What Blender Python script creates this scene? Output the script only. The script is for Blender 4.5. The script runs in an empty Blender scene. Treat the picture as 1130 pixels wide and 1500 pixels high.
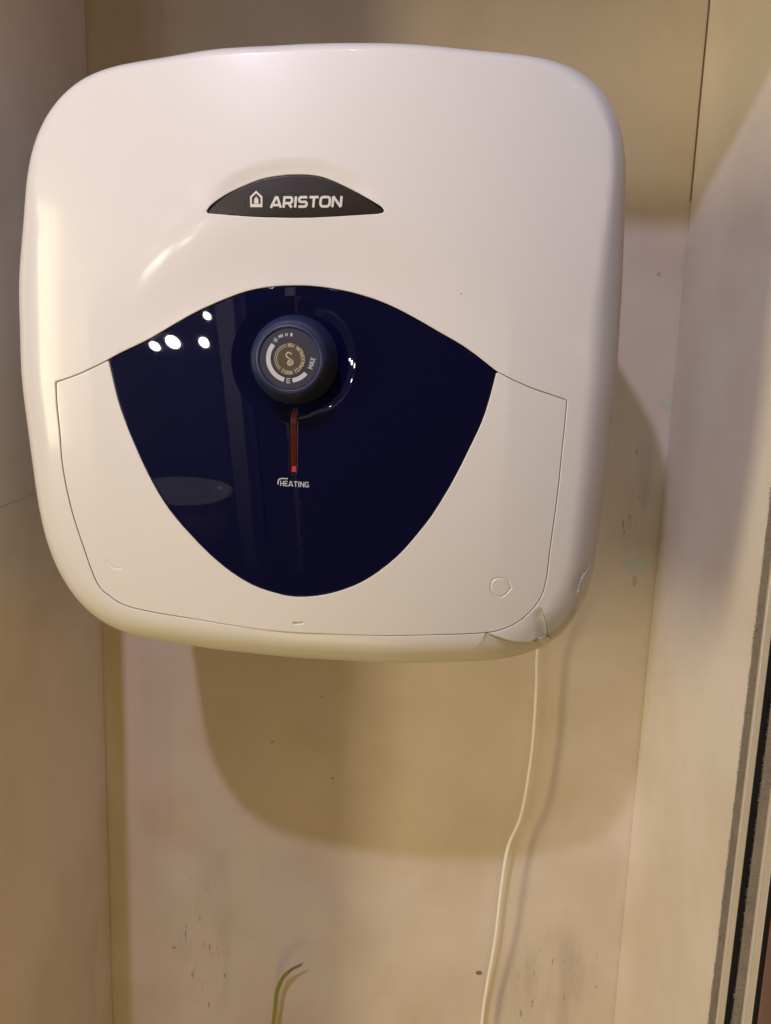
import bpy, bmesh, math, random
import numpy as np
from mathutils import Vector, Matrix
from mathutils.geometry import delaunay_2d_cdt
random.seed(4); rng = np.random.default_rng(4)
scene = bpy.context.scene
COL = scene.collection
rad = math.radians
SOFFIT = .475

# ------------------------------------------------------------------ camera
F_PX, PITCH, ROLL = 1130.0, rad(9.5), rad(2.0)
cam_d = bpy.data.cameras.new('camera'); cam = bpy.data.objects.new('camera', cam_d); COL.objects.link(cam)
fwd = Vector((0, math.cos(PITCH), -math.sin(PITCH))); r0 = Vector((1, 0, 0)); u0 = r0.cross(fwd)
ixv = math.cos(ROLL)*r0 + math.sin(ROLL)*u0
iyv = -(math.sin(ROLL)*r0 - math.cos(ROLL)*u0)
m = Matrix((ixv, iyv, -fwd)).transposed().to_4x4()
m.translation = Vector((0.062, -0.86, 0.0))
cam.matrix_world = m
cam_d.sensor_fit = 'VERTICAL'; cam_d.sensor_height = 36; cam_d.sensor_width = 27.12
cam_d.lens = 36*F_PX/1500
cam_d.clip_start = 0.01; cam_d.clip_end = 50
cam_d.dof.use_dof = False
scene.camera = cam

# ------------------------------------------------------------------ world: dim warm room light
world = bpy.data.worlds.new('World'); scene.world = world; world.use_nodes = True
bgn = world.node_tree.nodes['Background']
bgn.inputs[0].default_value = (1.0, 0.60, 0.03, 1); bgn.inputs[1].default_value = 0.09

# ------------------------------------------------------------------ lamps (bathroom lamps in front of the niche, plus added fills)
def lamp(name, loc, energy, color, radius, kind='POINT', label=None):
    l = bpy.data.lights.new(name, kind); l.energy = energy; l.color = color; l.shadow_soft_size = radius
    o = bpy.data.objects.new(name, l); o.location = loc; COL.objects.link(o); return o
def polar_loc(az, el, d, o=(-.07, -.355, .02)):
    return (o[0]-d*math.cos(rad(el))*math.sin(rad(az)), o[1]-d*math.cos(rad(el))*math.cos(rad(az)), o[2]+d*math.sin(rad(el)))
lamp('ceiling_lamp', (-.36, -1.42, 1.03), 41, (.89, .83, 1.14), .024)
lamp('ceiling_lamp', (.03, -1.4, 1.12), 10, (.6, .8, 1.1), .035)
lamp('front_lamp', (-.75, -2.6, .85), 30, (.9, .72, .4), .05)
for az, el, r, e in ((25.5, 4.5, .014, 1.6), (23.5, 5.5, .021, 4.0), (19.7, 6.3, .018, 1.7), (18.8, 9.9, .013, .9), (27.0, 10.2, .022, .40), (27.0, 16.8, .026, .55), (24.0, 21.8, .022, .35)):  # last three are added only to put glints in the knob dish
    lamp('glint_lamp', polar_loc(az, el, 1.6), e, (1, .93, .82), r)['g']='m'
def area(name, loc, aim, size, energy, color):
    al = bpy.data.lights.new(name, 'AREA'); al.shape = 'DISK'; al.size = size; al.energy = energy; al.color = color
    ao = bpy.data.objects.new(name, al); COL.objects.link(ao); ao.location = loc
    ao.rotation_euler = (Vector(aim)-Vector(loc)).to_track_quat('-Z', 'Y').to_euler(); return ao
def strip_lamp(loc, aim, sx, sy, energy, color):
    o = area('wall_lamp', loc, aim, sx, energy, color); o.data.shape = 'RECTANGLE'; o.data.size_y = sy; return o
strip_lamp((-3.22, -2.88, .20), (.1, -.1, .1), .50, 2.0, 74, (1, .83, .50))['g']='w1'
strip_lamp((-3.5, -2.55, .20), (.1, -.1, .1), .4, 1.2, 8, (.6, .55, .5))['g']='w2'
# added fill lamps: warm bounce from below, ambient warmth from the right
area('low_fill', (-.05, -1.25, -1.45), (.05, 0, -.35), .7, 3.4, (1, .70, .16))
area('side_fill', (1.7, -1.7, -.1), (.0, 0, -.35), .9, 7.5, (1, .6, .2))

scene.view_settings.view_transform = 'Standard'; scene.view_settings.look = 'None'
scene.view_settings.exposure = 0.12; scene.view_settings.gamma = 1.0
scene.cycles.max_bounces = 8

# ------------------------------------------------------------------ helpers
def tag(o, label=None, cat=None, group=None, kind=None):
    if label: o['label'] = label
    if cat: o['category'] = cat
    if group: o['group'] = group
    if kind: o['kind'] = kind
    return o
def link(name, mesh, mat=None, parent=None):
    if mat: mesh.materials.append(mat)
    o = bpy.data.objects.new(name, mesh); COL.objects.link(o)
    if parent: o.parent = parent
    return o
def mesh_from(name, V, Fc, smooth=False, normals=None):
    me = bpy.data.meshes.new(name)
    me.from_pydata([tuple(map(float, v)) for v in V], [], [tuple(int(i) for i in f) for f in Fc]); me.update()
    if smooth: me.shade_smooth()
    if normals is not None: me.normals_split_custom_set_from_vertices([tuple(map(float, n)) for n in normals])
    return me
def box(bm, x0, x1, y0, y1, z0, z1):
    M = Matrix.Translation(((x0+x1)/2, (y0+y1)/2, (z0+z1)/2)) @ Matrix.Diagonal((x1-x0, y1-y0, z1-z0, 1))
    return bmesh.ops.create_cube(bm, size=1, matrix=M)
def bm_obj(name, bm, mat, parent=None, smooth=False, bevel=0):
    if bevel:
        bmesh.ops.bevel(bm, geom=bm.edges[:], offset=bevel, segments=3, affect='EDGES')
    me = bpy.data.meshes.new(name); bm.to_mesh(me); bm.free()
    if smooth: me.shade_smooth()
    return link(name, me, mat, parent)
def new_mat(name):
    mt = bpy.data.materials.new(name); mt.use_nodes = True
    nt = mt.node_tree; return mt, nt, nt.nodes['Principled BSDF']
def simple(name, col, rough=.5, metal=0, coat=0, spec=.5, emit=None, es=0, bump=None, coatr=.03):
    mt, nt, b = new_mat(name)
    b.inputs['Base Color'].default_value = (*col, 1); b.inputs['Roughness'].default_value = rough
    b.inputs['Metallic'].default_value = metal; b.inputs['Coat Weight'].default_value = coat
    b.inputs['Coat Roughness'].default_value = coatr; b.inputs['Specular IOR Level'].default_value = spec
    if emit: b.inputs['Emission Color'].default_value = (*emit, 1); b.inputs['Emission Strength'].default_value = es
    # every material keeps a little uneven tone so nothing reads perfectly flat
    tc = nt.nodes.new('ShaderNodeTexCoord'); n = nt.nodes.new('ShaderNodeTexNoise'); n.inputs['Scale'].default_value = 35
    n.inputs['Detail'].default_value = 4
    mr = nt.nodes.new('ShaderNodeMapRange'); mr.inputs['To Min'].default_value = rough*.85; mr.inputs['To Max'].default_value = rough*1.15
    nt.links.new(tc.outputs['Object'], n.inputs['Vector']); nt.links.new(n.outputs['Fac'], mr.inputs['Value']); nt.links.new(mr.outputs['Result'], b.inputs['Roughness'])
    if bump:
        n2 = nt.nodes.new('ShaderNodeTexNoise'); n2.inputs['Scale'].default_value = bump[0]; n2.inputs['Detail'].default_value = 3
        bp = nt.nodes.new('ShaderNodeBump'); bp.inputs['Strength'].default_value = bump[1]; bp.inputs['Distance'].default_value = bump[2]
        nt.links.new(tc.outputs['Object'], n2.inputs['Vector']); nt.links.new(n2.outputs['Fac'], bp.inputs['Height']); nt.links.new(bp.outputs['Normal'], b.inputs['Normal'])
    return mt

# wall paint: cream gloss paint, rolled by hand, with scuffs low down
def wall_mat(name, base, scuff_boxes=(), axis=0, rough=.5):
    mt, nt, b = new_mat(name); N, L = nt.nodes, nt.links
    tc = N.new('ShaderNodeTexCoord')
    def noise(scale, det=4, vec=None, ro=.55):
        n = N.new('ShaderNodeTexNoise'); n.inputs['Scale'].default_value = scale; n.inputs['Detail'].default_value = det
        n.inputs['Roughness'].default_value = ro
        L.new(vec or tc.outputs['Object'], n.inputs['Vector']); return n.outputs['Fac']
    def rng_(v, a, b_, c, d):
        r = N.new('ShaderNodeMapRange'); r.interpolation_type = 'SMOOTHSTEP'
        for k, x in zip(('From Min', 'From Max', 'To Min', 'To Max'), (a, b_, c, d)): r.inputs[k].default_value = x
        L.new(v, r.inputs['Value']); return r.outputs['Result']
    def mth(op, a, b_):
        q = N.new('ShaderNodeMath'); q.operation = op
        for i, x in enumerate((a, b_)):
            if isinstance(x, (int, float)): q.inputs[i].default_value = x
            else: L.new(x, q.inputs[i])
        return q.outputs[0]
    def mix(fac, a, b_):
        q = N.new('ShaderNodeMix'); q.data_type = 'RGBA'
        L.new(fac, q.inputs['Factor'])
        for k, x in ((6, a), (7, b_)):
            if isinstance(x, tuple): q.inputs[k].default_value = (*x, 1)
            else: L.new(x, q.inputs[k])
        return q.outputs[2]
    c2 = tuple(x*y for x, y in zip(base, (.90, .88, .84)))
    c3 = tuple(x*y for x, y in zip(base, (1.03, 1.04, 1.08)))
    col = mix(rng_(noise(5, 5), .35, .68, 0, 1), c3, c2)
    c4 = tuple(x*.93 for x in base)
    col = mix(rng_(noise(45, 5), .55, .75, 0, .5), col, c4)
    if scuff_boxes:
        mp = N.new('ShaderNodeMapping'); mp.inputs['Scale'].default_value = (1, 1, .22)
        L.new(tc.outputs['Object'], mp.inputs['Vector'])
        st = noise(170, 5, mp.outputs['Vector'], .65)
        sep = N.new('ShaderNodeSeparateXYZ'); L.new(tc.outputs['Object'], sep.inputs[0])
        tot = None
        for (x0, x1, z0, z1, s) in scuff_boxes:
            cx, cz, hx, hz = (x0+x1)/2, (z0+z1)/2, (x1-x0)/2, (z1-z0)/2
            dx = mth('DIVIDE', mth('SUBTRACT', sep.outputs[axis], cx), hx); dz = mth('DIVIDE', mth('SUBTRACT', sep.outputs[2], cz), hz)
            d = mth('ADD', mth('MULTIPLY', dx, dx), mth('MULTIPLY', dz, dz))
            w = mth('MULTIPLY', rng_(d, 0.1, 1.0, 1, 0), s)
            tot = w if tot is None else mth('MAXIMUM', tot, w)
        thr = mth('SUBTRACT', 0.755, mth('MULTIPLY', tot, .16))
        msk = mth('MULTIPLY', rng_(mth('SUBTRACT', st, thr), 0.0, .04, 0, 1), mth('MINIMUM', mth('MULTIPLY', tot, 2.5), 1.0))
        col = mix(mth('MULTIPLY', msk, .62), col, (.10, .085, .07))
        dirt = mth('MULTIPLY', rng_(noise(28, 4, mp.outputs['Vector']), .45, .7, 0, .30), tot)
        col = mix(dirt, col, (.22, .19, .16))
    L.new(col, b.inputs['Base Color'])
    L.new(rng_(noise(14, 4), .3, .7, rough*.85, rough*1.2), b.inputs['Roughness'])
    bp = N.new('ShaderNodeBump'); bp.inputs['Strength'].default_value = .35; bp.inputs['Distance'].default_value = .0012
    hgt = mth('ADD', noise(22, 3), mth('MULTIPLY', noise(160, 3), .15))
    L.new(hgt, bp.inputs['Height']); L.new(bp.outputs['Normal'], b.inputs['Normal'])
    return mt

M_white = simple('white_plastic', (.69, .675, .65), .36, coat=.22, spec=.3, coatr=.10, bump=(900, .03, .0001))
M_side = M_white
M_blue = simple('navy_gloss_plastic', (.0016, .0028, .024), .02, coat=0, spec=.36)
M_knob = simple('navy_satin_plastic', (.018, .026, .085), .42)
M_knobface = simple('slate_plastic', (.020, .021, .040), .5)
M_badge = simple('charcoal_badge', (.022, .017, .012), .28)
M_print = simple('silver_print', (.50, .51, .56), .4, metal=.1)
M_print_badge = simple('silver_badge_print', (.66, .64, .60), .35, metal=.1)
M_gold = simple('warm_silver_print', (.55, .48, .36), .4, metal=.2)
M_disc = simple('bronze_disc', (.085, .070, .047), .4, metal=.3)
M_chassis = simple('inner_chassis', (.05, .047, .045), .7)
M_red = simple('red_window', (.055, .004, .003), .22, coat=.4)
M_red_lit = simple('red_lamp_lit', (.36, .025, .04), .4, emit=(1, .10, .14), es=.07)
M_black = simple('gap_black', (.003, .003, .004), .7)  # black standing for the shade in the frame gaps
M_paint = wall_mat('cream_wall_paint', (.61, .53, .455), scuff_boxes=(
    (-.20, -.09, -.84, -.60, 1.0), (-.19, -.06, -.66, -.55, .6), (.20, .40, -.86, -.62, .95), (.315, .368, -.22, -.02, .95), (.27, .33, -.14, -.06, .35),
    (-.10, .02, -.84, -.70, .55), (.30, .38, -.62, -.52, .4), (.02, .2, -.86, -.76, .35)))
M_paint_l = wall_mat('cream_paint_left_lit', (.70, .645, .64), scuff_boxes=((-.12, .02, -.84, -.60, .5), (-.2, -.1, -.86, -.66, .5)), axis=1)  # same cream paint, lighter and bluer to make up this wall's light
M_paint_r = wall_mat('cream_paint_right_lit', (.77, .71, .64), rough=.42)  # same cream paint, brightened to put in the light on this wall
M_cable = simple('white_cable_sheath', (.84, .81, .75), .4)
M_patch = simple('blue_grey_undercoat', (.49, .52, .46), .7)
M_stain = simple('brown_stain', (.20, .16, .11), .8)
M_line = simple('dark_joint', (.13, .095, .06), .8)
M_speck = simple('grey_speck', (.40, .34, .26), .8)
M_crack = simple('crack_shade', (.13, .10, .07), .8)  # shade of the open crack gaps, drawn as dark ribbons
M_smear = simple('paint_smear', (.46, .39, .30), .6)
M_alu = simple('brushed_aluminium', (.66, .62, .55), .4, metal=.35)
M_pile = simple('grey_pile', (.27, .235, .19), .95)
M_redglass = simple('dark_red_glass', (.075, .010, .007), .12, coat=.6)

D={"R":[21971,22013,22122,22333,22654,23060,23546,24149,24903,25754,26538,27033,27069,26607,25757,24728,23739,22918,22276,21754,21301,20917,20623,20419,20285,20221,20252,20390,20602,20846,21136,21534,22072,22674,23194,23519,23617,23506,23200,22726,22173,21667,21288,21008,20751,20492,20281,20167,20143,20162,20209,20314,20518,20834,21256,21782,22389,23024,23615,24106,24448,24577,24425,23990,23385,22771,22259,21858,21539,21298,21158,21116,21143,21232,21418,21733,22154,22633,23169,23826,24656,25611,26538,27249,27587,27472,26922,26070,25128,24284,23616,23091,22655,22309,22084,21984],"ptop":[[-1203,85],[-1191,92],[-1175,102],[-1153,114],[-1123,130],[-1082,150],[-1033,173],[-980,199],[-929,225],[-880,253],[-830,283],[-781,313],[-735,340],[-694,364],[-656,385],[-617,406],[-572,428],[-518,453],[-458,480],[-397,505],[-343,526],[-296,541],[-255,552],[-215,560],[-172,568],[-125,574],[-77,579],[-29,582],[20,584],[67,585],[114,584],[161,581],[211,577],[262,570],[316,562],[370,552],[424,539],[476,526],[526,511],[580,493],[639,469],[711,437],[791,398],[871,357],[939,322],[991,296],[1034,274],[1073,253],[1115,228],[1166,195],[1220,157],[1270,122],[1305,97]],"pbot":[[1305,97],[1299,66],[1290,22],[1280,-28],[1270,-73],[1261,-112],[1252,-148],[1242,-184],[1229,-224],[1213,-269],[1193,-317],[1172,-367],[1150,-418],[1128,-470],[1104,-525],[1079,-579],[1054,-633],[1027,-686],[998,-740],[971,-790],[946,-833],[927,-866],[911,-890],[895,-913],[874,-943],[845,-982],[813,-1026],[778,-1071],[744,-1112],[711,-1148],[677,-1181],[644,-1212],[610,-1240],[577,-1268],[543,-1293],[509,-1316],[475,-1337],[441,-1356],[406,-1372],[372,-1387],[338,-1400],[303,-1412],[268,-1423],[234,-1432],[199,-1439],[164,-1445],[129,-1450],[94,-1453],[60,-1454],[29,-1455],[1,-1454],[-29,-1451],[-66,-1444],[-111,-1433],[-162,-1420],[-215,-1403],[-265,-1383],[-312,-1359],[-358,-1332],[-403,-1302],[-449,-1269],[-494,-1232],[-539,-1193],[-584,-1150],[-630,-1104],[-678,-1052],[-729,-997],[-778,-939],[-822,-882],[-859,-827],[-892,-773],[-923,-717],[-953,-658],[-984,-593],[-1014,-525],[-1043,-456],[-1069,-393],[-1091,-336],[-1110,-283],[-1128,-231],[-1145,-174],[-1162,-106],[-1178,-31],[-1193,38],[-1203,85]],"cl":[[-1573,-71],[-1524,-54],[-1454,-30],[-1385,-3],[-1317,28],[-1250,61],[-1203,85]],"cr":[[1305,97],[1357,74],[1432,41],[1515,9],[1613,-21],[1718,-50],[1793,-71]],"cside":[[1793,-71],[1793,-88],[1793,-113],[1793,-144],[1792,-178],[1792,-215],[1791,-254],[1790,-301],[1788,-360],[1787,-437],[1786,-528],[1785,-625],[1782,-718],[1779,-809],[1775,-901],[1771,-989],[1768,-1072],[1766,-1148],[1765,-1219],[1764,-1283],[1760,-1339],[1755,-1383],[1748,-1418],[1738,-1448],[1725,-1478],[1707,-1510],[1685,-1541],[1661,-1571],[1636,-1597],[1612,-1620],[1587,-1640],[1560,-1658],[1529,-1674],[1496,-1688],[1462,-1700],[1420,-1710],[1364,-1718],[1289,-1723],[1199,-1726],[1104,-1727],[1009,-1729],[917,-1731],[825,-1733],[729,-1735],[626,-1735],[509,-1733],[381,-1730],[258,-1726],[153,-1724],[76,-1723],[16,-1722],[-38,-1721],[-98,-1718],[-167,-1714],[-240,-1709],[-314,-1703],[-388,-1696],[-461,-1689],[-533,-1680],[-607,-1671],[-680,-1663],[-756,-1655],[-834,-1648],[-910,-1641],[-978,-1633],[-1037,-1625],[-1090,-1618],[-1138,-1609],[-1180,-1598],[-1215,-1585],[-1243,-1570],[-1267,-1553],[-1291,-1535],[-1314,-1518],[-1335,-1502],[-1354,-1480],[-1374,-1444],[-1394,-1391],[-1414,-1325],[-1433,-1254],[-1451,-1184],[-1470,-1117],[-1487,-1049],[-1504,-981],[-1519,-912],[-1531,-840],[-1543,-766],[-1552,-694],[-1559,-627],[-1562,-566],[-1563,-509],[-1563,-455],[-1564,-402],[-1567,-349],[-1570,-298],[-1573,-249],[-1575,-204],[-1575,-163],[-1575,-125],[-1574,-93],[-1573,-71]],"badge_top":[[-549,1008],[-542,1018],[-532,1032],[-515,1049],[-489,1070],[-456,1093],[-421,1116],[-385,1135],[-346,1154],[-308,1170],[-271,1186],[-235,1200],[-199,1211],[-161,1220],[-123,1227],[-86,1232],[-53,1237],[-20,1239],[14,1241],[53,1241],[95,1240],[135,1236],[172,1228],[208,1217],[245,1204],[282,1189],[321,1173],[359,1156],[398,1138],[436,1118],[469,1101],[496,1086],[518,1074],[534,1063],[542,1053],[545,1045],[546,1040]],"badge_bot":[[546,1040],[539,1037],[530,1033],[518,1030],[510,1028],[501,1027],[472,1024],[412,1018],[332,1010],[250,1002],[173,996],[94,990],[7,986],[-96,984],[-207,983],[-305,985],[-383,988],[-448,992],[-497,995],[-524,996],[-534,997],[-540,998],[-546,1001],[-548,1005],[-549,1008]],"ring_r":[[1365,-1367],[1366,-1356],[1367,-1341],[1371,-1327],[1380,-1317],[1391,-1310],[1403,-1305],[1417,-1302],[1432,-1302],[1447,-1305],[1461,-1310],[1476,-1318],[1488,-1328],[1496,-1342],[1502,-1357],[1506,-1369],[1510,-1377],[1512,-1382],[1508,-1390],[1495,-1407],[1476,-1427],[1458,-1441],[1443,-1444],[1428,-1440],[1414,-1435],[1400,-1428],[1388,-1419],[1378,-1408],[1371,-1394],[1367,-1379],[1365,-1367]],"ring_l":[[-1281,-1255],[-1279,-1267],[-1276,-1284],[-1270,-1299],[-1259,-1310],[-1246,-1320],[-1232,-1326],[-1217,-1327],[-1202,-1325],[-1192,-1323]],"latch":[[21,-1653],[73,-1648]],"crack_a":[[1364,-1718],[1382,-1727],[1408,-1740],[1436,-1753],[1467,-1766],[1499,-1780],[1532,-1793],[1564,-1804],[1595,-1813],[1624,-1820],[1652,-1827],[1679,-1831],[1701,-1831],[1717,-1825],[1729,-1814],[1745,-1804],[1768,-1798],[1796,-1792],[1824,-1786],[1852,-1783],[1880,-1780],[1908,-1768],[1935,-1739],[1962,-1703],[1986,-1671],[2006,-1648],[2023,-1627],[2034,-1604],[2038,-1572],[2038,-1538],[2037,-1515]],"crack_b":[[1739,-1521],[1749,-1542],[1762,-1573],[1775,-1603],[1784,-1626],[1792,-1648],[1801,-1674],[1812,-1712],[1825,-1755],[1836,-1789]],"crack_c":[[2131,-1251],[2116,-1260],[2096,-1275],[2078,-1292],[2064,-1309],[2052,-1327],[2042,-1348],[2034,-1377],[2029,-1409],[2026,-1432]],"chip":[[1738,-1824],[1769,-1788],[1828,-1780],[1891,-1848],[1865,-1892],[1891,-2015]],"slot":[[-15,-585],[-14,-407],[-20,-233],[-14,-198],[4,-184],[21,-197],[28,-231],[30,-406],[29,-584],[25,-602],[5,-607],[-11,-603]],"mark":[[1049,571],[1067,568]],"badge_c":[-4,1098],"aris0":[-156,1037],"aris1":[282,1056],"aris2":[-151,1108],"hou0":[-282,1038],"hou1":[-204,1040],"hou2":[-284,1135],"heat0":[-75,-691],"heat1":[112,-694],"heat2":[-75,-651],"knob":[4,123],"dish":[0,123],"led0":[13,-557],"led1":[14,-598]}

UC, VC = 0.004, 0.006
Y0, E0, ED, DOME = -0.365, 0.85, 0.042, 0.032
RR = np.array(D['R'])/1e5
P_ = lambda k: np.array(D[k], float)/1e4
def Rof(th):
    n = len(RR); t = (th/(2*np.pi)*n) % n
    i = np.floor(t).astype(int); f = t-i
    a, b, c, d = [RR[(i+k) % n] for k in (-1, 0, 1, 2)]
    return b+.5*f*(c-a+f*(2*a-5*b+4*c-d+f*(3*(b-c)+d-a)))
def seg_dist(P, L, signed=False, closed=False):
    """distance of points P to polyline L (and side sign)."""
    if closed: L = np.vstack([L, L[:1]])
    best = np.full(len(P), 9.); sg = np.ones(len(P)); al = np.zeros(len(P)); acc = 0
    for a, b in zip(L[:-1], L[1:]):
        ab = b-a; l2 = ab@ab
        if l2 < 1e-14: continue
        t = np.clip(((P-a)@ab)/l2, 0, 1); q = P-(a+t[:, None]*ab)
        d = np.hypot(q[:, 0], q[:, 1]); k = d < best
        best[k] = d[k]; sg[k] = np.sign(ab[0]*q[k, 1]-ab[1]*q[k, 0]); al[k] = acc+t[k]*math.sqrt(l2); acc += math.sqrt(l2)
    return (best, sg, al) if signed else best
def inside(P, poly):
    x, y = P[:, 0], P[:, 1]; r = np.zeros(len(P), bool); n = len(poly)
    for i in range(n):
        x1, y1 = poly[i]; x2, y2 = poly[(i+1) % n]
        if y1 == y2: continue
        c = ((y1 > y) != (y2 > y)) & (x < (x2-x1)*(y-y1)/(y2-y1)+x1); r ^= c
    return r
def resample(L, step, closed=False):
    L = np.array(L)
    if closed: L = np.vstack([L, L[:1]])
    d = np.r_[0, np.cumsum(np.hypot(*(L[1:]-L[:-1]).T))]; keep = np.r_[True, np.diff(d) > 1e-9]; L, d = L[keep], d[keep]
    n = max(2, int(round(d[-1]/step))+1); t = np.linspace(0, d[-1], n)
    out = np.c_[np.interp(t, d, L[:, 0]), np.interp(t, d, L[:, 1])]
    return out[:-1] if closed else out
smooth01 = lambda x: (lambda t: t*t*(3-2*t))(np.clip(x, 0, 1))

# ------------------------------------------------------------------ outlines of the heater's front pieces
ptop, pbot, cl_, cr_, cside = P_('ptop'), P_('pbot'), P_('cl'), P_('cr'), P_('cside')
panel_poly = np.vstack([ptop[:-1], pbot[:-1]])
cover_outer = np.vstack([cl_[:-1], ptop[:-1], cr_[:-1], cside[:-1]])         # whole lower opening
badge_poly = np.vstack([P_('badge_top')[:-1], P_('badge_bot')[:-1]])
slot_poly = P_('slot')
topline = np.vstack([cl_[:-1], ptop[:-1], cr_])
KN = P_('knob'); DISH = P_('dish')
grooves = [(resample(P_('ring_r'), .0008), .0006, .0005), (resample(P_('ring_l'), .001), .0004, .0005), (P_('latch'), .0025, .0006)]
crA, crB, crC = P_('crack_a'), P_('crack_b'), P_('crack_c')
swale_line = resample(ptop, .003)
badge_top = P_('badge_top')

def base_H(u, v):
    du, dv = u-UC, v-VC
    r = np.hypot(du, dv); th = np.arctan2(dv, du)
    s = np.minimum(r/Rof(th), 1); e0 = E0+.085*smooth01((np.sin(th)-.2)/.6); t = np.clip((s-e0)/(1-e0), 0, 1)
    return Y0+DOME*(du**2+np.where(dv < 0, .85, .42)*dv**2)/.22**2+ED*(1-np.sqrt(np.maximum(0, 1-t*t)))
def H(u, v):
    """y of the front skin at (x, z); smaller y is nearer the viewer."""
    u = np.atleast_1d(np.asarray(u, float)); v = np.atleast_1d(np.asarray(v, float))
    P = np.c_[u, v]; h = base_H(u, v)
    # hooded hollow that follows the upper edge of the blue panel
    d = seg_dist(P, swale_line); ipan = inside(P, cover_outer); d = np.where(ipan, 0, d)
    fade = np.clip(1-((u-.003)/.136)**2, 0, 1)
    x = d/.055
    h += np.where(x < 1, .0065*(1-smooth01(x))*fade, 0)*np.where(ipan, 0, 1)
    dd = seg_dist(P, swale_line); h += np.where(ipan, .0065*fade*(1-dd/.17), 0)
    # lip round the badge
    d = seg_dist(P, badge_top); ib = inside(P, badge_poly)
    upper = smooth01((v-.096)/.008)*smooth01((.056-np.abs(u+.001))/.022)
    h += np.where(ib, .0024, .0018*(1-smooth01(d/.0105))*upper)
    # round dish under the knob
    r = np.hypot(u-DISH[0], v-DISH[1])
    q = np.clip((.0400-r)/.0125, 0, 1); h += .0031*(.8*q+.2*q*q*(3-2*q))
    # fine grooves, latch slot
    for L, dep, hw in grooves:
        d = seg_dist(P, L); h += dep*np.exp(-(d/hw)**2)
    # cracked lower right corner
    near = (u > .10) & (v < -.12)
    if near.any():
        Q = P[near]; hh = np.zeros(len(Q))
        d, s, al = seg_dist(Q, crA, True); tot = .095
        k = np.sin(np.clip(al/tot, 0, 1)*np.pi)**.6
        hh += np.where(s < 0, .0034, 0)*k*np.exp(-(d/.012)**2) + .0022*np.exp(-(d/.0006)**2)*k - np.where(s > 0, .0016, 0)*k*np.exp(-(d/.006)**2)
        d, s, al = seg_dist(Q, crB, True)
        hh += np.where(s < 0, .0020, -.0006)*np.exp(-(d/.007)**2)*smooth01(al/.008)
        d, s, al = seg_dist(Q, crC, True)
        hh += np.where(s < 0, .0015, 0)*np.exp(-(d/.004)**2)*np.sin(np.clip(al/.024, 0, 1)*np.pi)
        h[near] += hh
    return h

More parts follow.
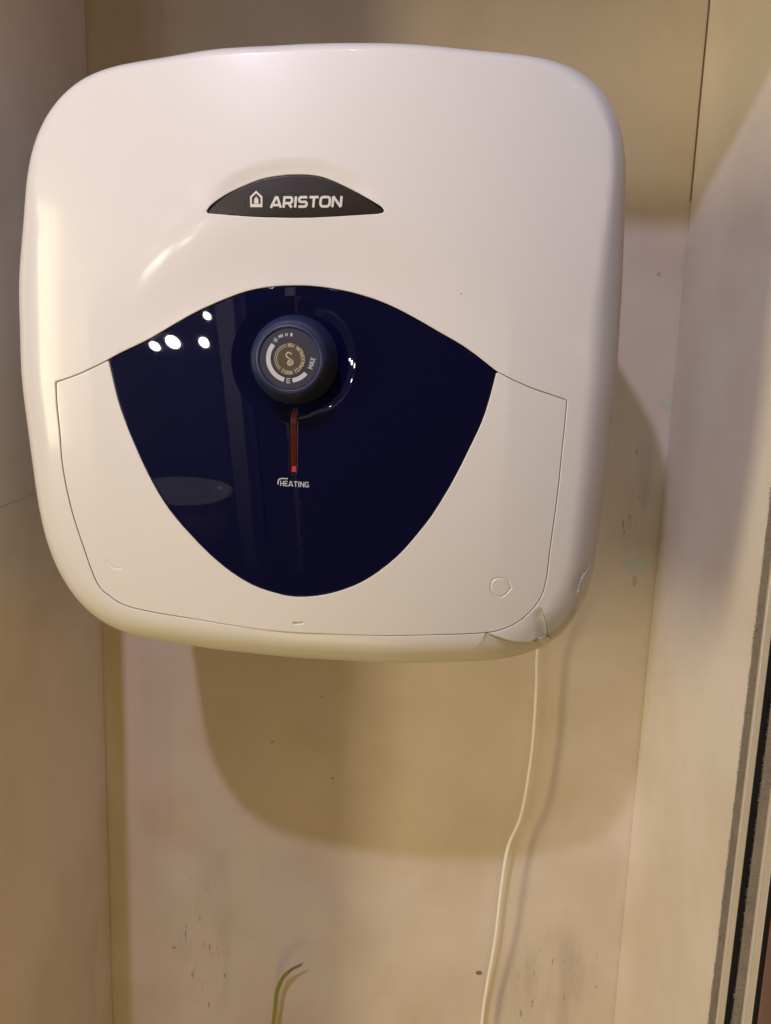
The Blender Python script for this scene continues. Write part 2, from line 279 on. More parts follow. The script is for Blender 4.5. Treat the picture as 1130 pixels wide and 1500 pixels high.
def densify(poly, step): return resample(poly, step, closed=True)
def hexgrid(x0, x1, y0, y1, s):
    out = []; j = 0; y = y0
    while y < y1:
        x = x0+(s/2 if j % 2 else 0)
        row = np.arange(x, x1, s); out.append(np.c_[row, np.full(len(row), y)]); y += s*.866; j += 1
    return np.vstack(out)
def offset_ring(poly, d):
    """points d inside the closed polygon (point cloud, folded ones dropped later)"""
    a = np.roll(poly, 1, 0); b = np.roll(poly, -1, 0); t = b-a; t /= np.maximum(np.hypot(*t.T), 1e-9)[:, None]
    n = np.c_[-t[:, 1], t[:, 0]]
    if not inside(poly[:1]+n[:1]*1e-4, poly)[0]: n = -n
    return poly+n*d
BEV = .00055
def skin_part(name, outer, holes, mat, parent, spacing, dense=(), rings=(), gap=.00035, drop=0.0, skirt=.006, hrings=None, is_shell=False, bev=BEV, lift=None):
    """piece of the front skin: triangulated region on H with rounded edges and a skirt going back."""
    loops = []
    if not is_shell: outer = offset_ring(outer, gap)
    loops.append(outer)
    for hp in holes: loops.append(offset_ring(hp, -gap))
    pts = [l for l in loops]; edges = []; base = 0
    for l in loops:
        n = len(l); edges += [(base+i, base+(i+1) % n) for i in range(n)]; base += n
    nb = base
    bev_loops = [l for i, l in enumerate(loops) if not (is_shell and i == 0)]
    def bdist(P):
        d = np.full(len(P), 9.)
        for l in bev_loops: d = np.minimum(d, seg_dist(P, l, closed=True))
        return d
    cand = []
    for i, l in enumerate(loops):
        if is_shell and i == 0: continue
        for q in (.25*bev, .6*bev, bev, bev*1.7):
            cand.append(offset_ring(l, q if i == 0 else -q))
    for rg in rings: cand.append(rg)
    bb = (outer[:, 0].min(), outer[:, 0].max(), outer[:, 1].min(), outer[:, 1].max())
    g = hexgrid(*bb, spacing); bd = bdist(g); g = g[bd > max(bev*2.2, spacing*.4)]
    for rg in dense:   # (mask function, spacing)
        g = g[~rg[0](g)]
        gg = hexgrid(*bb, rg[1]); gg = gg[rg[0](gg)]; bd = bdist(gg); cand.append(gg[bd > bev*2.2])
    if is_shell:
        th = np.arctan2(g[:, 1]-VC, g[:, 0]-UC); g = g[np.hypot(g[:, 0]-UC, g[:, 1]-VC)/Rof(th) < .835]
    cand.append(g)
    cand = np.vstack(cand)
    ok = inside(cand, outer)
    for hp in loops[1:]: ok &= ~inside(cand, hp)
    if bev_loops:
        ok &= bdist(cand) > .2*bev
    cand = cand[ok]
    allp = np.vstack(pts+[cand])
    co, _, tris, _, _, _ = delaunay_2d_cdt([Vector(p) for p in allp], edges, [], 0, 1e-7)
    co = np.array([tuple(c) for c in co]); tris = np.array([t for t in tris if len(t) == 3])
    cen = co[tris].mean(1); ok = inside(cen, outer)
    for hp in loops[1:]: ok &= ~inside(cen, hp)
    tris = tris[ok]
    def full(P):
        h = H(P[:, 0], P[:, 1])+drop
        if lift is not None: h = h+lift(P)
        if bev_loops:
            d = bdist(P); x = np.clip(1-d/bev, 0, 1); h = h+bev*(1-np.sqrt(np.maximum(0, 1-x*x)))
        return h
    y = full(co); e = 1.2e-4
    if is_shell:   # keep finite differences on the inside of the rim
        th = np.arctan2(co[:, 1]-VC, co[:, 0]-UC); rr = np.hypot(co[:, 0]-UC, co[:, 1]-VC)/Rof(th)
        sc = np.where(rr > .998, .998/rr, 1)[:, None]; ce = np.array([[UC, VC]]); q = ce+(co-ce)*sc
    else: q = co
    gx = (full(q+[e, 0])-full(q-[e, 0]))/(2*e); gz = (full(q+[0, e])-full(q-[0, e]))/(2*e)
    Nn = np.c_[gx, -np.ones(len(gx)), gz]; Nn /= np.linalg.norm(Nn, axis=1)[:, None]
    V = np.c_[co[:, 0], y, co[:, 1]]
    # orient triangles toward viewer (-y)
    a, b, c = V[tris[:, 0]], V[tris[:, 1]], V[tris[:, 2]]; nn = np.cross(b-a, c-a); fl = nn[:, 1] > 0; tris[fl] = tris[fl][:, ::-1]
    # boundary edges -> skirt
    E = {}
    for t in tris:
        for i in range(3):
            p, r_ = int(t[i]), int(t[(i+1) % 3]); E.setdefault((min(p, r_), max(p, r_)), []).append((p, r_))
    bnd = [v[0] for v in E.values() if len(v) == 1]
    faces = [tuple(t) for t in tris]; V = list(map(tuple, V)); Nn = list(map(tuple, Nn))
    if is_shell:
        rr = np.hypot(co[:, 0]-UC, co[:, 1]-VC)/Rof(np.arctan2(co[:, 1]-VC, co[:, 0]-UC)); rim = rr > .9985
    memo = {}
    def dup(i, dy, nrm, key):
        if (i, key) not in memo:
            memo[(i, key)] = len(V); V.append((V[i][0], V[i][1]+dy, V[i][2])); Nn.append(nrm)
        return memo[(i, key)]
    for (p, r_) in bnd:
        if is_shell and rim[p] and rim[r_]:
            continue
        A, B = np.array(V[p]), np.array(V[r_]); t = B-A; n = np.array((t[2], 0, -t[0])); n /= max(1e-12, np.linalg.norm(n))
        # outward normal: away from the triangle side
        n = tuple(-n) if np.cross(t, (0, 1, 0))@(-n) > 0 else tuple(n)
        p0 = len(V); V.extend([V[p], V[r_], (V[r_][0], V[r_][1]+skirt, V[r_][2]), (V[p][0], V[p][1]+skirt, V[p][2])]); Nn.extend([n]*4)
        faces.append((p0+1, p0, p0+3, p0+2))
    if is_shell:
        prof = [(.004, 1.0), (.02, 1.0), (.08, .996), (.16, .985), (.235, .965), (.262, .94), (.278, .90)]
        ring = [i for i in range(len(co)) if rim[i]]
        ring.sort(key=lambda i: math.atan2(co[i, 1]-VC, co[i, 0]-UC))
        n = len(ring); prev = ring
        ring_n = []
        for j in range(n):
            a, b = co[ring[j-1]], co[ring[(j+1) % n]]; t = b-a; q = np.array((t[1], 0, -t[0])); ring_n.append(tuple(q/np.linalg.norm(q)))
        for dy, sc in prof:
            cur = []
            for j, i in enumerate(ring):
                cur.append(len(V)); V.append((UC+(co[i, 0]-UC)*sc, V[i][1]+dy if dy < .25 else -.36+.05+dy+.01, VC+(co[i, 1]-VC)*sc)); Nn.append(ring_n[j])
            for j in range(n): faces.append((prev[j], cur[j], cur[(j+1) % n], prev[(j+1) % n]))
            prev = cur
    me = mesh_from(name, V, faces, True, Nn)
    return link(name, me, mat, parent)

# ------------------------------------------------------------------ water heater
heater = bpy.data.objects.new('water_heater', None); COL.objects.link(heater)
tag(heater, 'square white wall-mounted electric water heater with dark blue control panel and cracked lower corner', 'water heater')
heater_origin = Vector((0, 0, 0))

outer_ring = np.array([(UC+Rof(np.array([t]))[0]*math.cos(t), VC+Rof(np.array([t]))[0]*math.sin(t)) for t in np.linspace(0, 2*np.pi, 540, endpoint=False)])
ce = np.array([UC, VC])
srings = [ce+(outer_ring[::(2 if s < .97 else 1)]-ce)*s for s in (.84, .85, .86, .87, .89, .905, .92, .935, .95, .96, .97, .978, .985, .990, .994, .997, .999)]
near_swale = lambda g: (seg_dist(g, swale_line[::3]) < .058) | (seg_dist(g, badge_top[::3]) < .016)
def near_crack(g):
    m_ = (g[:, 0] > .10) & (g[:, 1] < -.12); r_ = np.zeros(len(g), bool)
    if m_.any(): r_[m_] = (np.minimum(seg_dist(g[m_], crA), seg_dist(g[m_], crB)) < .013)
    return r_
def ring_pts(L, hw): 
    L = np.array(L); d = np.gradient(L, axis=0); d /= np.maximum(np.hypot(*d.T), 1e-9)[:, None]; n = np.c_[-d[:, 1], d[:, 0]]
    return np.vstack([L+n*o for o in (-2*hw, -hw, -.5*hw, 0, .5*hw, hw, 2*hw)])
crpts = np.vstack([ring_pts(resample(c, .0007), .0006) for c in (crA, crB, crC)])
COV = densify(cover_outer, .0022); BAD = densify(badge_poly, .0014); PAN = densify(panel_poly, .0018)
shell = skin_part('body_shell', outer_ring, [COV, BAD], M_white, heater, .0045,
                  dense=[(near_swale, .0022), (near_crack, .0010)], rings=srings+[crpts], is_shell=True, gap=.0002)
near_ring = lambda g: (seg_dist(g, P_('ring_r')) < .003) | (seg_dist(g, P_('ring_l')) < .003) | (seg_dist(g, P_('latch')) < .003)
gp = np.vstack([ring_pts(g[0], g[2]) for g in grooves[:2]]+[ring_pts(resample(grooves[2][0], .0006), .0006)])
# cover = opening minus panel; the panel touches the top edge, so cut it with an open outline
cover_poly = np.vstack([cl_[:-1], pbot[::-1][:-1], cr_[:-1], cside[:-1]])
cover = skin_part('lower_cover', densify(cover_poly, .0022), [], M_white, heater, .004, dense=[(near_ring, .0009)], rings=[gp], gap=.00012, drop=.0005)
near_dish = lambda g: (lambda q: (q < .0262) | ((q > .0297) & (q < .0378)) | ((q > .0419) & (q < .044)))(np.hypot(g[:, 0]-DISH[0], g[:, 1]-DISH[1]))
in_ring = lambda g: (lambda q: ((q >= .0262) & (q <= .0297)) | ((q >= .0378) & (q <= .0419)))(np.hypot(g[:, 0]-DISH[0], g[:, 1]-DISH[1]))
SLOT = densify(slot_poly, .0006)
panel = skin_part('control_panel', PAN, [SLOT], M_blue, heater, .0042, dense=[(in_ring, 1.0), (near_dish, .0018)], rings=[np.array([(DISH[0]+q*math.cos(t), DISH[1]+q*math.sin(t)) for t in np.linspace(0, 2*np.pi, 220, endpoint=False)]) for q in (.0270, .0274, .0278, .0284, .0290, .0385, .0390, .0395, .03985, .0400, .04015, .0405, .0411)], gap=.0003, drop=.0011, bev=.0004)
badge = skin_part('badge', BAD, [], M_badge, heater, .003, gap=.0002, drop=-.0003, bev=.0004, skirt=.004)
slotw = skin_part('indicator_window', SLOT, [], M_red, panel, .0012, gap=.00005, drop=.0022, bev=.0003, skirt=.002)
# dark chassis behind the joints
g = densify(cover_outer, .004)
bg_ = offset_ring(g, -.004)
chassis = skin_part('inner_chassis', densify(bg_, .005), [], M_chassis, heater, .008, gap=0, drop=.0075, bev=.0004, skirt=.002)

# --- things printed on the skins
def ribbon(bmv, bmf, L, w, to3, closed=False):
    L = [np.array(p, float) for p in L]; n = len(L)
    if not closed:
        for i in range(1, n-1):
            a, b = L[i]-L[i-1], L[i+1]-L[i]
            if a@b < -.15*np.linalg.norm(a)*np.linalg.norm(b):      # sharp corner: two overlapping strokes
                ribbon(bmv, bmf, L[:i+1], w, to3); ribbon(bmv, bmf, L[i:], w, to3); return
    left, right = [], []
    for i in range(n):
        a = L[i-1] if (i > 0 or closed) else None; b = L[(i+1) % n] if (i < n-1 or closed) else None
        p = L[i]
        ds = []
        if a is not None: ds.append((p-a)/max(1e-12, np.linalg.norm(p-a)))
        if b is not None: ds.append((b-p)/max(1e-12, np.linalg.norm(b-p)))
        t = sum(ds); t = t/max(1e-9, np.linalg.norm(t)); nn = np.array((-t[1], t[0])); k = 1.0
        if len(ds) == 2: k = min(1.25, 1/max(.35, abs(nn@np.array((-ds[0][1], ds[0][0])))))
        ex = np.zeros(2)
        left.append(p+nn*w/2*k+ex); right.append(p-nn*w/2*k+ex)
    i0 = len(bmv)
    for a, b in zip(left, right): bmv.append(to3(a)); bmv.append(to3(b))
    for i in range(n if closed else n-1):
        j = (i+1) % n; bmf.append((i0+2*i, i0+2*i+1, i0+2*j+1, i0+2*j))
def arc(cx, cy, rx, ry, a0, a1, n=8):
    return [(cx+rx*math.cos(rad(a)), cy+ry*math.sin(rad(a))) for a in np.linspace(a0, a1, n)]
# letters as strokes in a 1-high box, width in second item
GL = {
 'A': (1.15, [[(0.05, 0), (.50, .93), (.65, .93), (1.1, 0)], [(.28, .25), (.88, .25)]]),
 'R': (1.0, [[(.08, 0), (.08, .92), (.70, .92)]+arc(.70, .66, .22, .26, 90, -90, 7)+[(.08, .40)], [(.55, .40), (.92, 0)]]),
 'I': (.25, [[(.125, 0), (.125, 1)]]),
 'S': (.98, [[(.90, .92), (.28, .92)]+arc(.28, .71, .2, .21, 90, 270, 7)+[(.70, .50)]+arc(.70, .29, .2, .21, 90, -90, 7)+[(.06, .08)]]),
 'T': (.95, [[(0, .92), (.95, .92)], [(.475, .92), (.475, 0)]]),
 'O': (1.12, [arc(.34, .66, .26, .26, 180, 90, 5)+arc(.78, .66, .26, .26, 90, 0, 5)+arc(.78, .34, .26, .26, 0, -90, 5)+arc(.34, .34, .26, .26, -90, -180, 5)+[(.08, .66)]]),
 'N': (1.02, [[(.08, 0), (.08, .98), (.94, .02), (.94, 1)]]),
 'H': (.9, [[(.08, 0), (.08, 1)], [(.82, 0), (.82, 1)], [(.08, .5), (.82, .5)]]),
 'E': (.8, [[(.78, .92), (.08, .92), (.08, .08), (.78, .08)], [(.08, .5), (.7, .5)]]),
 'G': (1.0, [[(.92, .92), (.28, .92), (.08, .75), (.08, .25), (.28, .08), (.92, .08), (.92, .45), (.55, .45)]]),
 'M': (1.15, [[(.08, 0), (.08, 1), (.575, .3), (1.07, 1), (1.07, 0)]]),
 'X': (.95, [[(.05, 0), (.9, 1)], [(.05, 1), (.9, 0)]]),
 'U': (.95, [[(.08, 1), (.08, .28), (.25, .08), (.70, .08), (.87, .28), (.87, 1)]]),
 'F': (.8, [[(.78, .92), (.08, .92), (.08, 0)], [(.08, .5), (.65, .5)]]),
}
def text_strokes(s, gap=.16, track_space=.5):
    out = []; x = 0
    for ch in s:
        if ch == ' ': x += track_space; continue
        w, st = GL[ch]
        for L in st: out.append([(x+p[0], p[1]) for p in L])
        x += w+gap
    return out, x-gap
def on_skin(lift, drop=0):
    return lambda p: (p[0], float(H(p[0], p[1])[0])+drop-lift, p[1])
def affine(o, ex, ey): return lambda p: np.array(o)+np.array(ex)*p[0]+np.array(ey)*p[1]
# maker's name on the badge
st, W = text_strokes('ARISTON'); o = P_('aris0')+[0, .0003]; ex = (P_('aris1')-P_('aris0'))/W; ey = (P_('aris2')-P_('aris0'))*.92
V, Fc = [], []; A = affine(o, ex, ey); sk = on_skin(.00022, -.0003)
for L in st:
    L2 = [A(p) for p in L]; L2 = resample(L2, .0009) if len(L2) == 2 else L2
    ribbon(V, Fc, L2, .00150, sk)
link('lettering', mesh_from('lettering', V, Fc), M_print_badge, badge)
# house emblem
o = P_('hou0')+[0, .0002]; ex = P_('hou1')-P_('hou0'); ey = (P_('hou2')-P_('hou0'))
A = affine(o, ex, ey); V, Fc = [], []
ribbon(V, Fc, [A(p) for p in ((.08, .06), (.08, .62), (.5, .93), (.92, .62), (.92, .06))], .00115, sk, closed=True)
ribbon(V, Fc, [A(p) for p in ((.10, .11), (.90, .11))], .0018, sk)
V2 = [A(p) for p in ((.33, .22), (.33, .48), (.5, .66), (.67, .48), (.67, .22))]
i0 = len(V); V += [sk(p) for p in V2]; Fc.append((i0, i0+4, i0+3, i0+2, i0+1))
link('house_emblem', mesh_from('house_emblem', V, Fc), M_print_badge, badge)
# HEATING
st, W = text_strokes('HEATING', gap=.2); o = P_('heat0')+[0, 0.0001]; ex = (P_('heat1')-P_('heat0'))/W; ey = (P_('heat2')-P_('heat0'))*.90
A = affine(o, ex, ey); V, Fc = [], []; sk2 = on_skin(.00015, .0011)
for L in st: ribbon(V, Fc, [A(p) for p in L], .00058, sk2)
ribbon(V, Fc, [A(p) for p in ((-.62, .25), (-.58, .85), (-.30, 1.25), (.3, 1.40), (1.9, 1.42))], .00075, sk2)
link('lettering', mesh_from('heating_lettering', V, Fc), M_print, panel)
# lit end of the indicator
bm = bmesh.new(); l0 = P_('led0'); yy = float(H(l0[0], l0[1])[0])+.0022
box(bm, l0[0]-.0014, l0[0]+.0014, yy-.0006, yy+.0006, P_('led1')[1]+.0002, l0[1])
bm_obj('indicator_light', bm, M_red_lit, slotw, bevel=.0003)
# blemish on the shell
bm = bmesh.new(); q = P_('mark')[0]; yy = float(H(q[0], q[1])[0])
bmesh.ops.create_icosphere(bm, subdivisions=1, radius=.0006, matrix=Matrix.Translation((q[0], yy, q[1])) @ Matrix.Diagonal((1, .5, .8, 1)))
bm_obj('paint_nib', bm, M_stain, shell)
# broken chip at the corner
cp = P_('chip'); V = []; Fc = []
for p in cp: V.append((p[0], float(H(p[0], p[1])[0])-.0022+random.uniform(0, .0012), p[1]))
for p in cp: V.append((p[0], float(base_H(p[0], p[1]))+.003, p[1]))
n = len(cp); Fc.append(tuple(range(n))); Fc += [(i, n+i, n+(i+1) % n, (i+1) % n) for i in range(n)]
link('broken_chip', mesh_from('broken_chip', V, Fc), M_white, shell)

NB = np.array([(a, b) for a in (-.0009, 0, .0009) for b in (-.0009, 0, .0009)])
def crack_line(L, w0, w1, mat, lift=.00025):
    L = resample(L, .0012); V, Fc = [], []; n = len(L)
    rr = random.Random(8)
    for i in range(n-1):
        w = (w0+(w1-w0)*i/(n-1))*rr.uniform(.6, 1.35)
        ribbon(V, Fc, [L[i], L[i+1]+(L[i+1]-L[i])*.15], w, lambda p: (p[0], float(H(p[0]+NB[:, 0], p[1]+NB[:, 1]).min())-lift, p[1]))
    return link('crack_edge', mesh_from('crack_edge', V, Fc), mat, shell)
ca = resample(crA, .001)
crack_line(ca[int(len(ca)*.46):int(len(ca)*.93)], .0009, .0005, M_crack)
crack_line(ca[int(len(ca)*.02):int(len(ca)*.42)], .00020, .0004, M_crack)
crack_line(crB, .0002, .0006, M_crack)
# --- knob
FLOOR = float(H(KN[0]+.029, KN[1])[0])+.0011+.002
def lathe(prof, n, cen, knurl=None):
    V, Fc = [], []
    for k, (r, h) in enumerate(prof):
        for i in range(n):
            a = 2*math.pi*i/n; q = r+(knurl(k, i) if knurl else 0)
            V.append((cen[0]+q*math.cos(a), FLOOR-h, cen[1]+q*math.sin(a)))
    for k in range(len(prof)-1):
        for i in range(n):
            j = (i+1) % n; Fc.append((k*n+i, (k+1)*n+i, (k+1)*n+j, k*n+j))
    Fc.append(tuple((len(prof)-1)*n+i for i in range(n)))
    return V, Fc
HK = FLOOR+.383
s_ = HK/.026
prof = [(.0284, 0), (.0284, .0009), (.0283, .0013), (.0281, .0040), (.0276, .0049), (.0267, .008), (.0258, .012), (.0248, .016), (.0237, .020), (.0226, .0228), (.0214, .0247), (.0205, .0256), (.0197, .0260), (.0191, .0260), (.0186, .0257), (.0184, .0250)]
prof = [(r, h*s_) for r, h in prof]
V, Fc = lathe(prof, 320, KN, lambda k, i: (-.0004 if (i % 4) < 2 else 0) if k in (2, 3) else 0)
knob = link('knob', mesh_from('knob', V, Fc, True), M_knob, heater)
knob.data.set_sharp_from_angle(angle=rad(50))
yf = FLOOR-.0250*s_-.0003
V, Fc = [], []
V = [(KN[0]+.0179*math.cos(t), yf, KN[1]+.0179*math.sin(t)) for t in np.linspace(0, 2*np.pi, 96, endpoint=False)]
V += [(x, y+.001, z) for x, y, z in V]; Fc = [tuple(range(96))]+[(i, 96+i, 96+(i+1) % 96, (i+1) % 96) for i in range(96)]
face = link('knob_face', mesh_from('knob_face', V, Fc), M_knobface, knob)
V = [(KN[0]+.0097*math.cos(t), yf-.0004, KN[1]+.0097*math.sin(t)) for t in np.linspace(0, 2*np.pi, 72, endpoint=False)]
V += [(x, y+.0004, z) for x, y, z in V]; Fc = [tuple(range(72))]+[(i, 72+i, 72+(i+1) % 72, (i+1) % 72) for i in range(72)]
CXO = (0.0, 0.0)
disc = link('centre_disc', mesh_from('centre_disc', V, Fc), M_disc, knob)
def polar(a, r): return (KN[0]+r*math.cos(rad(a)), KN[1]+r*math.sin(rad(a)))
flat = lambda y: (lambda p: (p[0], y, p[1]))
V, Fc = [], []
y1 = yf-.00015; y2 = yf-.00055
for a0, a1 in ((140, 256), (279, 321)):
    ribbon(V, Fc, [polar(a, .0129) for a in np.linspace(a0, a1, 36)], .0027, flat(y1))
# marks along the top: snow crystal and three small blocks
c = polar(128, .0139)
for k in range(3):
    a = rad(60*k+15); ribbon(V, Fc, [(c[0]-.0016*math.cos(a), c[1]-.0016*math.sin(a)), (c[0]+.0016*math.cos(a), c[1]+.0016*math.sin(a))], .00035, flat(y1))
for a0, a1, w in ((117.5, 114.5, .0016), (113.3, 110.8, .0018), (109.5, 107, .0017), (101, 99, .0016), (97.5, 95.5, .0017), (88.5, 84, .0020)):
    ribbon(V, Fc, [polar(a, .0145) for a in (a0, (a0+a1)/2, a1)], w, flat(y1))
# E in its gap, MAX reading upwards
def place_text(s, V, Fc, size, cen_a, r, rot, w, yy, squeeze=1.0):
    st, W = text_strokes(s); c = polar(cen_a, r); ca, sa = math.cos(rad(rot)), math.sin(rad(rot))
    for L in st:
        Q = []
        for (x, y) in L:
            x = (x-W/2)*size*squeeze; y = (y-.5)*size; Q.append((c[0]+x*ca-y*sa, c[1]+x*sa+y*ca))
        ribbon(V, Fc, Q, w, flat(yy))
place_text('E', V, Fc, .0030, 268, .0131, 0, .00048, y1)
place_text('MAX', V, Fc, .0030, -9, .0137, 74, .00050, y1, .62)
link('scale_print', mesh_from('scale_print', V, Fc), M_print, knob)
V, Fc = [], []
def arc_text(s, V, Fc, size, r, a_start, a_end, w):
    st_all, W = text_strokes(s, gap=.3, track_space=.7); x = 0; k = 0
    tot = W
    for ch in s:
        if ch == ' ': x += .7; continue
        gw, st = GL[ch]
        for L in st:
            Q = []
            for (px, py) in L:
                a = a_start+(a_end-a_start)*(x+px)/tot; rr = r-(py-.5)*size
                Q.append(polar(a, rr))
            ribbon(V, Fc, Q, w, flat(y2))
        x += gw+.3
arc_text('TURN TO', V, Fc, .0025, .0083, 236, 316, .00036)
arc_text('MAXIMUM', V, Fc, .0024, .0083, 322, 418, .00042)
arc_text('FOR', V, Fc, .0021, .0083, 432, 457, .00036)
ribbon(V, Fc, [polar(a, .0088) for a in np.linspace(104, 228, 30)], .0003, flat(y2))
ribbon(V, Fc, [polar(a, .0077) for a in np.linspace(104, 228, 30)], .0003, flat(y2))
# looping emblem
Lp = [(.0012, .0022), (.0004, .0031), (-.0009, .0033), (-.0018, .0025), (-.0019, .0014), (-.0011, .0004), (.0003, -.0003), (.0016, -.0011), (.0021, -.0024), (.0014, -.0036), (.0001, -.0040), (-.0009, -.0034), (-.0010, -.0022), (-.0001, -.0011), (.0010, -.0004)]
Lp = [(KN[0]+x*1.05, KN[1]+z*1.05+.0004) for x, z in Lp]
ribbon(V, Fc, Lp, .0007, flat(y2))
ribbon(V, Fc, [(KN[0]+.0004+.0007*math.cos(a), KN[1]-.0021+.0007*math.sin(a)) for a in np.linspace(0, 6.28, 10, endpoint=False)], .0004, flat(y2), closed=True)
link('centre_print', mesh_from('centre_print', V, Fc), M_gold, disc)

# wall hanger behind the tank
bm = bmesh.new(); box(bm, -.14, .14, -.03, -.001, .08, .12); bm_obj('hanger_plate', bm, M_alu, heater, bevel=.001)

# ------------------------------------------------------------------ niche walls
XL, XR = -.262, .373
def wall(name, x0, x1, y0, y1, z0, z1, mat):
    bm = bmesh.new(); box(bm, x0, x1, y0, y1, z0, z1)
    o = bm_obj(name, bm, mat, bevel=.0015); tag(o, kind='structure'); return o
w_back = wall('wall_back', XL-.12, XR+.12, 0, .1, -1.35, .70, M_paint)
w_left = wall('wall_left', XL-.12, XL, -.280, -.0004, -1.35, .70, M_paint_l)
w_right = wall('wall_right', XR, XR+.1, -.240, -.0004, -1.35, .70, M_paint_r)
w_top = wall('ceiling_niche', XL-.12, XR+.1, -.275, -.0008, .7005, .75, M_paint)
w_lin = wall('soffit', -1.2, 1.2, -.50, -.46, SOFFIT, 1.1, M_paint)

# open joint high up in the right corner
def strip(name, pts, w, lift, mat, parent, plane='y'):
    V, Fc = [], []
    to = (lambda p: (p[0], -lift, p[1])) if plane == 'y' else (lambda p: (XL+lift, p[0], p[1]))
    ribbon(V, Fc, pts, w, to); 
    n = len(V); V += [((x, y+lift, z) if plane == 'y' else (x-lift, y, z)) for x, y, z in V]
    return link(name, mesh_from(name, V, Fc), mat, parent)
strip('open_joint', [(XR-.0008, .60), (XR-.0007, .45), (XR-.0009, .32), (XR-.0007, .20)], .0012, .0006, M_line, w_back)
strip('hairline_crack', [(-.240, -.114), (-.222, -.1145), (-.198, -.1130), (-.185, -.1135), (-.172, -.112), (-.158, -.1115), (-.145, -.1095), (-.12, -.106)], .0005, .0004, M_speck, w_left, 'x')
# undercoat showing where paint has chipped off
def blob(name, cx, cz, rx, rz, mat, parent, half=False, lift=.0005, n=22, seed=0):
    r = random.Random(seed); ts = np.linspace(0, math.pi if half else 2*math.pi, n, endpoint=half)
    pts = [(cx+rx*math.cos(t)*(1+r.uniform(-.17, .17)), -lift, cz+rz*math.sin(t)*(1+r.uniform(-.17, .17))) for t in ts]
    k = len(pts); V = pts+[(x, 0.0, z) for x, _, z in pts]
    Fc = [tuple(range(k))]+[(i, (i+1) % k, k+(i+1) % k, k+i) for i in range(k)]
    return link(name, mesh_from(name, V, Fc), mat, parent)
blob('paint_chip', .3515, -.1965, .0165, .0085, M_patch, w_back, seed=3)
blob('paint_smear', .3500, -.2135, .0028, .0065, M_smear, w_back, seed=9)
blob('paint_chip', .3672, -.0110, .0044, .0052, M_patch, w_back, seed=5)
blob('rust_spot', .1995, -.7257, .0038, .0030, M_stain, w_back, seed=7)
for i, (x, z, r) in enumerate(((-.006, -.367, .0016), (.010, -.470, .0016), (-.063, -.426, .0022), (-.183, -.705, .0026), (.346, .125, .0022))):
    blob('speck', x, z, r, r*.8, M_speck, w_back, seed=20+i)

# ------------------------------------------------------------------ sliding door frame on the right
fr = bpy.data.objects.new('sliding_door_frame', None); COL.objects.link(fr); fr.location = (XR, -.24, -.3)
tag(fr, 'aluminium sliding door frame with grey pile brush strips on the right edge', 'door frame')
def child_box(name, x0, x1, y0, y1, z0, z1, mat, parent, bevel=.0005):
    bm = bmesh.new(); box(bm, x0, x1, y0, y1, z0, z1); o = bm_obj(name, bm, mat, None, bevel=bevel)
    o.parent = parent
    if parent is fr: o.matrix_parent_inverse = Matrix.Translation(fr.location).inverted()
    return o
Z0, Z1 = -1.3, .6
child_box('frame_back', XR+.0065, XR+.06, -.330, -.2405, Z0, Z1, M_black, fr)  # black backing paints in the shade deep in the gaps
for (ya, yb) in ((-.2535, -.2405), (-.2955, -.2800)):
    child_box('brush_base', XR-.0004, XR+.0058, ya, yb-.0004, Z0, Z1, M_pile, fr, .0003)
    n = 15000; V, Fc = [], []
    zz = rng.uniform(-.75, .05, n); yy_ = rng.uniform(ya-.0006, yb+.0002, n)
    ln = rng.uniform(.0007, .0016, n)+.0002*np.sin(zz*210)+.0002*np.sin(zz*57)
    dy = rng.normal(0, .0005, n); dz = rng.normal(0, .0006, n); w = .00026
    for i in range(n):
        a = rng.uniform(0, math.pi); cy, sz = math.cos(a)*w, math.sin(a)*w; k = len(V)
        V += [(XR-.0003, yy_[i]-cy, zz[i]-sz), (XR-.0003, yy_[i]+cy, zz[i]+sz), (XR-.0003-ln[i], yy_[i]+dy[i]*1.4, zz[i]+dz[i]*1.4)]
        Fc.append((k, k+1, k+2))
    o = link('brush_pile', mesh_from('brush_pile', V, Fc), M_pile, fr); o['kind'] = 'stuff'
    o.matrix_parent_inverse = Matrix.Translation(fr.location).inverted()
for (ya, yb) in ((-.2685, -.2550), (-.3095, -.2965)):
    child_box('aluminium_profile', XR-.0005, XR+.0059, ya, yb-.0040, Z0, Z1, M_alu, fr, .0006)
    child_box('profile_lip', XR-.0014, XR+.0059, yb-.0036, yb, Z0, Z1, M_alu, fr, .0005)
child_box('gap_shade', XR-.0009, XR+.0064, -.2700, -.2686, Z0, Z1, M_black, fr, .0002)  # added dark strip over the lit profile flank, shade of the gap
child_box('gap_shade', XR+.0000, XR+.0064, -.3112, -.3098, Z0, Z1, M_black, fr, .0002)  # likewise added, darkens the flank before the door panel
door = bpy.data.objects.new('sliding_door', None); COL.objects.link(door); door.location = (XR+.02, -.4, -.3)
tag(door, 'dark red glossy sliding door panel beyond the aluminium frame at lower right', 'sliding door')
bm = bmesh.new(); box(bm, XR+.002, XR+.03, -.62, -.3125, Z0, Z1); o = bm_obj('door_panel', bm, M_redglass, None, bevel=.001); o.parent = door; o.matrix_parent_inverse = Matrix.Translation(door.location).inverted()

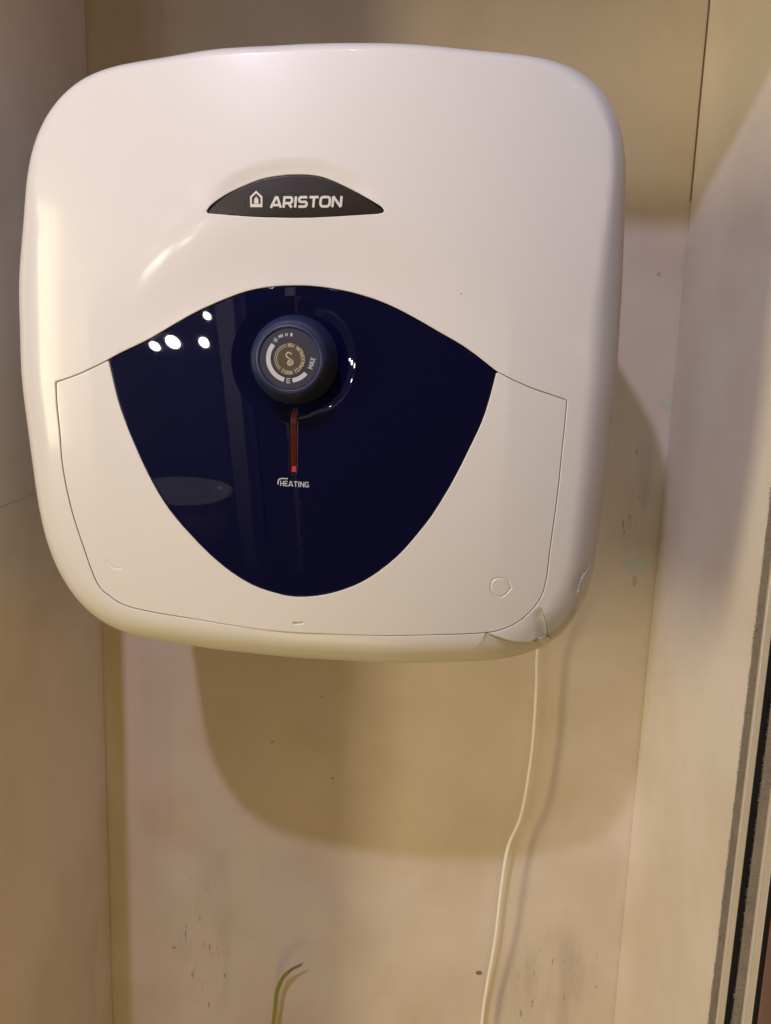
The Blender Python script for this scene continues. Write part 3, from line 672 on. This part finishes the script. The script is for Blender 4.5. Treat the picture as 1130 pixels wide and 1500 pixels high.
# ------------------------------------------------------------------ cable and earth wire
def tube(name, pts, r, mat, n=10, parent=None, rad_fn=None, steps=10):
    P = np.array(pts, float); out = []; N = len(P)
    for i in range(N-1):
        a, b, c, d = P[max(i-1, 0)], P[i], P[i+1], P[min(i+2, N-1)]
        for f in np.linspace(0, 1, steps, endpoint=False): out.append(b+.5*f*(c-a+f*(2*a-5*b+4*c-d+f*(3*(b-c)+d-a))))
    out.append(P[-1]); C_ = np.array(out); V, Fc = [], []
    up = Vector((0, 1, 0)); M_ = len(C_)
    for i in range(M_):
        t = Vector(C_[min(i+1, M_-1)]-C_[max(i-1, 0)]).normalized(); s = t.cross(up).normalized(); b = s.cross(t)
        rr = r*(rad_fn(i/(M_-1)) if rad_fn else 1)
        for k in range(n):
            a = 2*math.pi*k/n; V.append(tuple(Vector(C_[i])+s*rr*math.cos(a)+b*rr*math.sin(a)))
    for i in range(M_-1):
        for k in range(n):
            j = (k+1) % n; Fc.append((i*n+k, i*n+j, (i+1)*n+j, (i+1)*n+k))
    Fc.append(tuple(range(n))[::-1]); Fc.append(tuple((M_-1)*n+k for k in range(n)))
    return link(name, mesh_from(name, V, Fc, True), mat, parent)
cab = tube('power_cable', [(.225, -.10, -.150), (.232, -.06, -.230), (.237, -.036, -.296), (.2395, -.032, -.335), (.2395, -.032, -.411), (.2325, -.032, -.488), (.220, -.030, -.532), (.2155, -.028, -.585), (.2125, -.026, -.658), (.207, -.022, -.723), (.204, -.018, -.79), (.203, -.015, -1.0)],
           .0020, M_cable, rad_fn=lambda t: 1.0+.12*smooth01((t-.45)/.3)*1.0)
tag(cab, 'thin white power cable hanging from under the lower right corner of the heater', 'cable')
mt, nt, b = new_mat('green_yellow_insulation')
tc = nt.nodes.new('ShaderNodeTexCoord'); sp = nt.nodes.new('ShaderNodeSeparateXYZ'); nt.links.new(tc.outputs['Object'], sp.inputs[0])
mp = nt.nodes.new('ShaderNodeMath'); mp.operation = 'MULTIPLY_ADD'; mp.inputs[1].default_value = -.35; nt.links.new(sp.outputs[2], mp.inputs[0]); nt.links.new(sp.outputs[0], mp.inputs[2])
rp = nt.nodes.new('ShaderNodeMapRange'); rp.inputs['From Min'].default_value = .2105; rp.inputs['From Max'].default_value = .2150; nt.links.new(mp.outputs[0], rp.inputs['Value'])
mx = nt.nodes.new('ShaderNodeMix'); mx.data_type = 'RGBA'; mx.inputs[6].default_value = (.22, .25, .03, 1); mx.inputs[7].default_value = (.34, .31, .04, 1); nt.links.new(rp.outputs[0], mx.inputs['Factor']); nt.links.new(mx.outputs[2], b.inputs['Base Color'])
b.inputs['Roughness'].default_value = .45
wire = bpy.data.objects.new('earth_wire', None); COL.objects.link(wire)
tag(wire, 'stub of green and yellow earth wire bent over at the bottom of the wall', 'wire')
tube('insulation', [(-.062, -.004, -.86), (-.057, -.014, -.81), (-.053, -.020, -.765), (-.0505, -.021, -.742), (-.044, -.022, -.724), (-.0375, -.022, -.7155)], .0023, mt, parent=wire)
o = tube('bare_end', [(-.0378, -.022, -.7158), (-.032, -.022, -.7105), (-.026, -.022, -.707), (-.0215, -.022, -.7045)], .0017, M_stain, parent=wire, n=8, rad_fn=lambda t: 1-.25*t)
for k in range(4):
    tube('copper_strand', [(-.0225, -.022, -.705), (-.0205+random.uniform(-.001, .001), -.022+random.uniform(-.0015, .0015), -.7035+random.uniform(-.001, .0015))], .0004, M_stain, parent=wire, n=5, steps=3)

# ------------------------------------------------------------------ behind the viewer, seen mirrored in the blue panel
M_china = simple('white_china', (.74, .72, .69), .2, coat=.4)
M_dim = simple('dim_wall_paint', (.26, .26, .32), .6)
M_frame = simple('pale_door_paint', (.60, .55, .48), .4)
bas = bpy.data.objects.new('washbasin', None); COL.objects.link(bas); bas.location = (-.83, -1.98, -1.3)
tag(bas, 'round white washbasin mirrored at the lower left of the blue panel', 'washbasin')
def turn(name, prof, mat, cx, cy, z0, parent, n=56, sy=1.0):
    V, Fc = [], []
    for r, z in prof:
        for i in range(n): a = 2*math.pi*i/n; V.append((cx+r*math.cos(a), cy+r*sy*math.sin(a), z0+z))
    for k in range(len(prof)-1):
        for i in range(n): j = (i+1) % n; Fc.append((k*n+i, k*n+j, (k+1)*n+j, (k+1)*n+i))
    o = link(name, mesh_from(name, V, Fc, True), mat, parent); o.matrix_parent_inverse = Matrix.Translation(parent.location).inverted(); return o
turn('bowl', [(.05, -.34), (.13, -.31), (.185, -.20), (.20, -.08), (.205, -.005), (.21, .0), (.205, .006), (.195, .004), (.18, -.02), (.13, -.085), (.03, -.10), (.001, -.101)], M_china, -.83, -1.98, -.56, bas, sy=1.55)
turn('pedestal', [(.12, -.70), (.10, -.66), (.07, -.50), (.065, -.40), (.06, -.32)], M_china, -.83, -1.98, -.56, bas, 32)
turn('drain', [(.022, -.099), (.02, -.096), (.001, -.096)], M_alu, -.83, -1.98, -.56, bas, 20)
dfr = bpy.data.objects.new('door_frame', None); COL.objects.link(dfr); dfr.location = (-.75, -2.6, -1.3)
tag(dfr, 'pale door frame mirrored as upright streaks in the blue panel left of the knob', 'door frame')
for nm, x0, x1, y0, y1, z0, z1 in (('door_post', -.78, -.68, -2.66, -2.55, -1.3, 1.0), ('door_post', -.36, -.30, -2.64, -2.57, -1.3, 1.0), ('head_board', -.78, -.30, -2.66, -2.56, 1.0, 1.1)):
    bm = bmesh.new(); box(bm, x0, x1, y0, y1, z0, z1); o = bm_obj(nm, bm, M_frame, dfr, bevel=.004); o.matrix_parent_inverse = Matrix.Translation(dfr.location).inverted()
wall('wall_room', -2.5, -.80, -3.4, -3.3, -1.35, 2.2, M_dim)
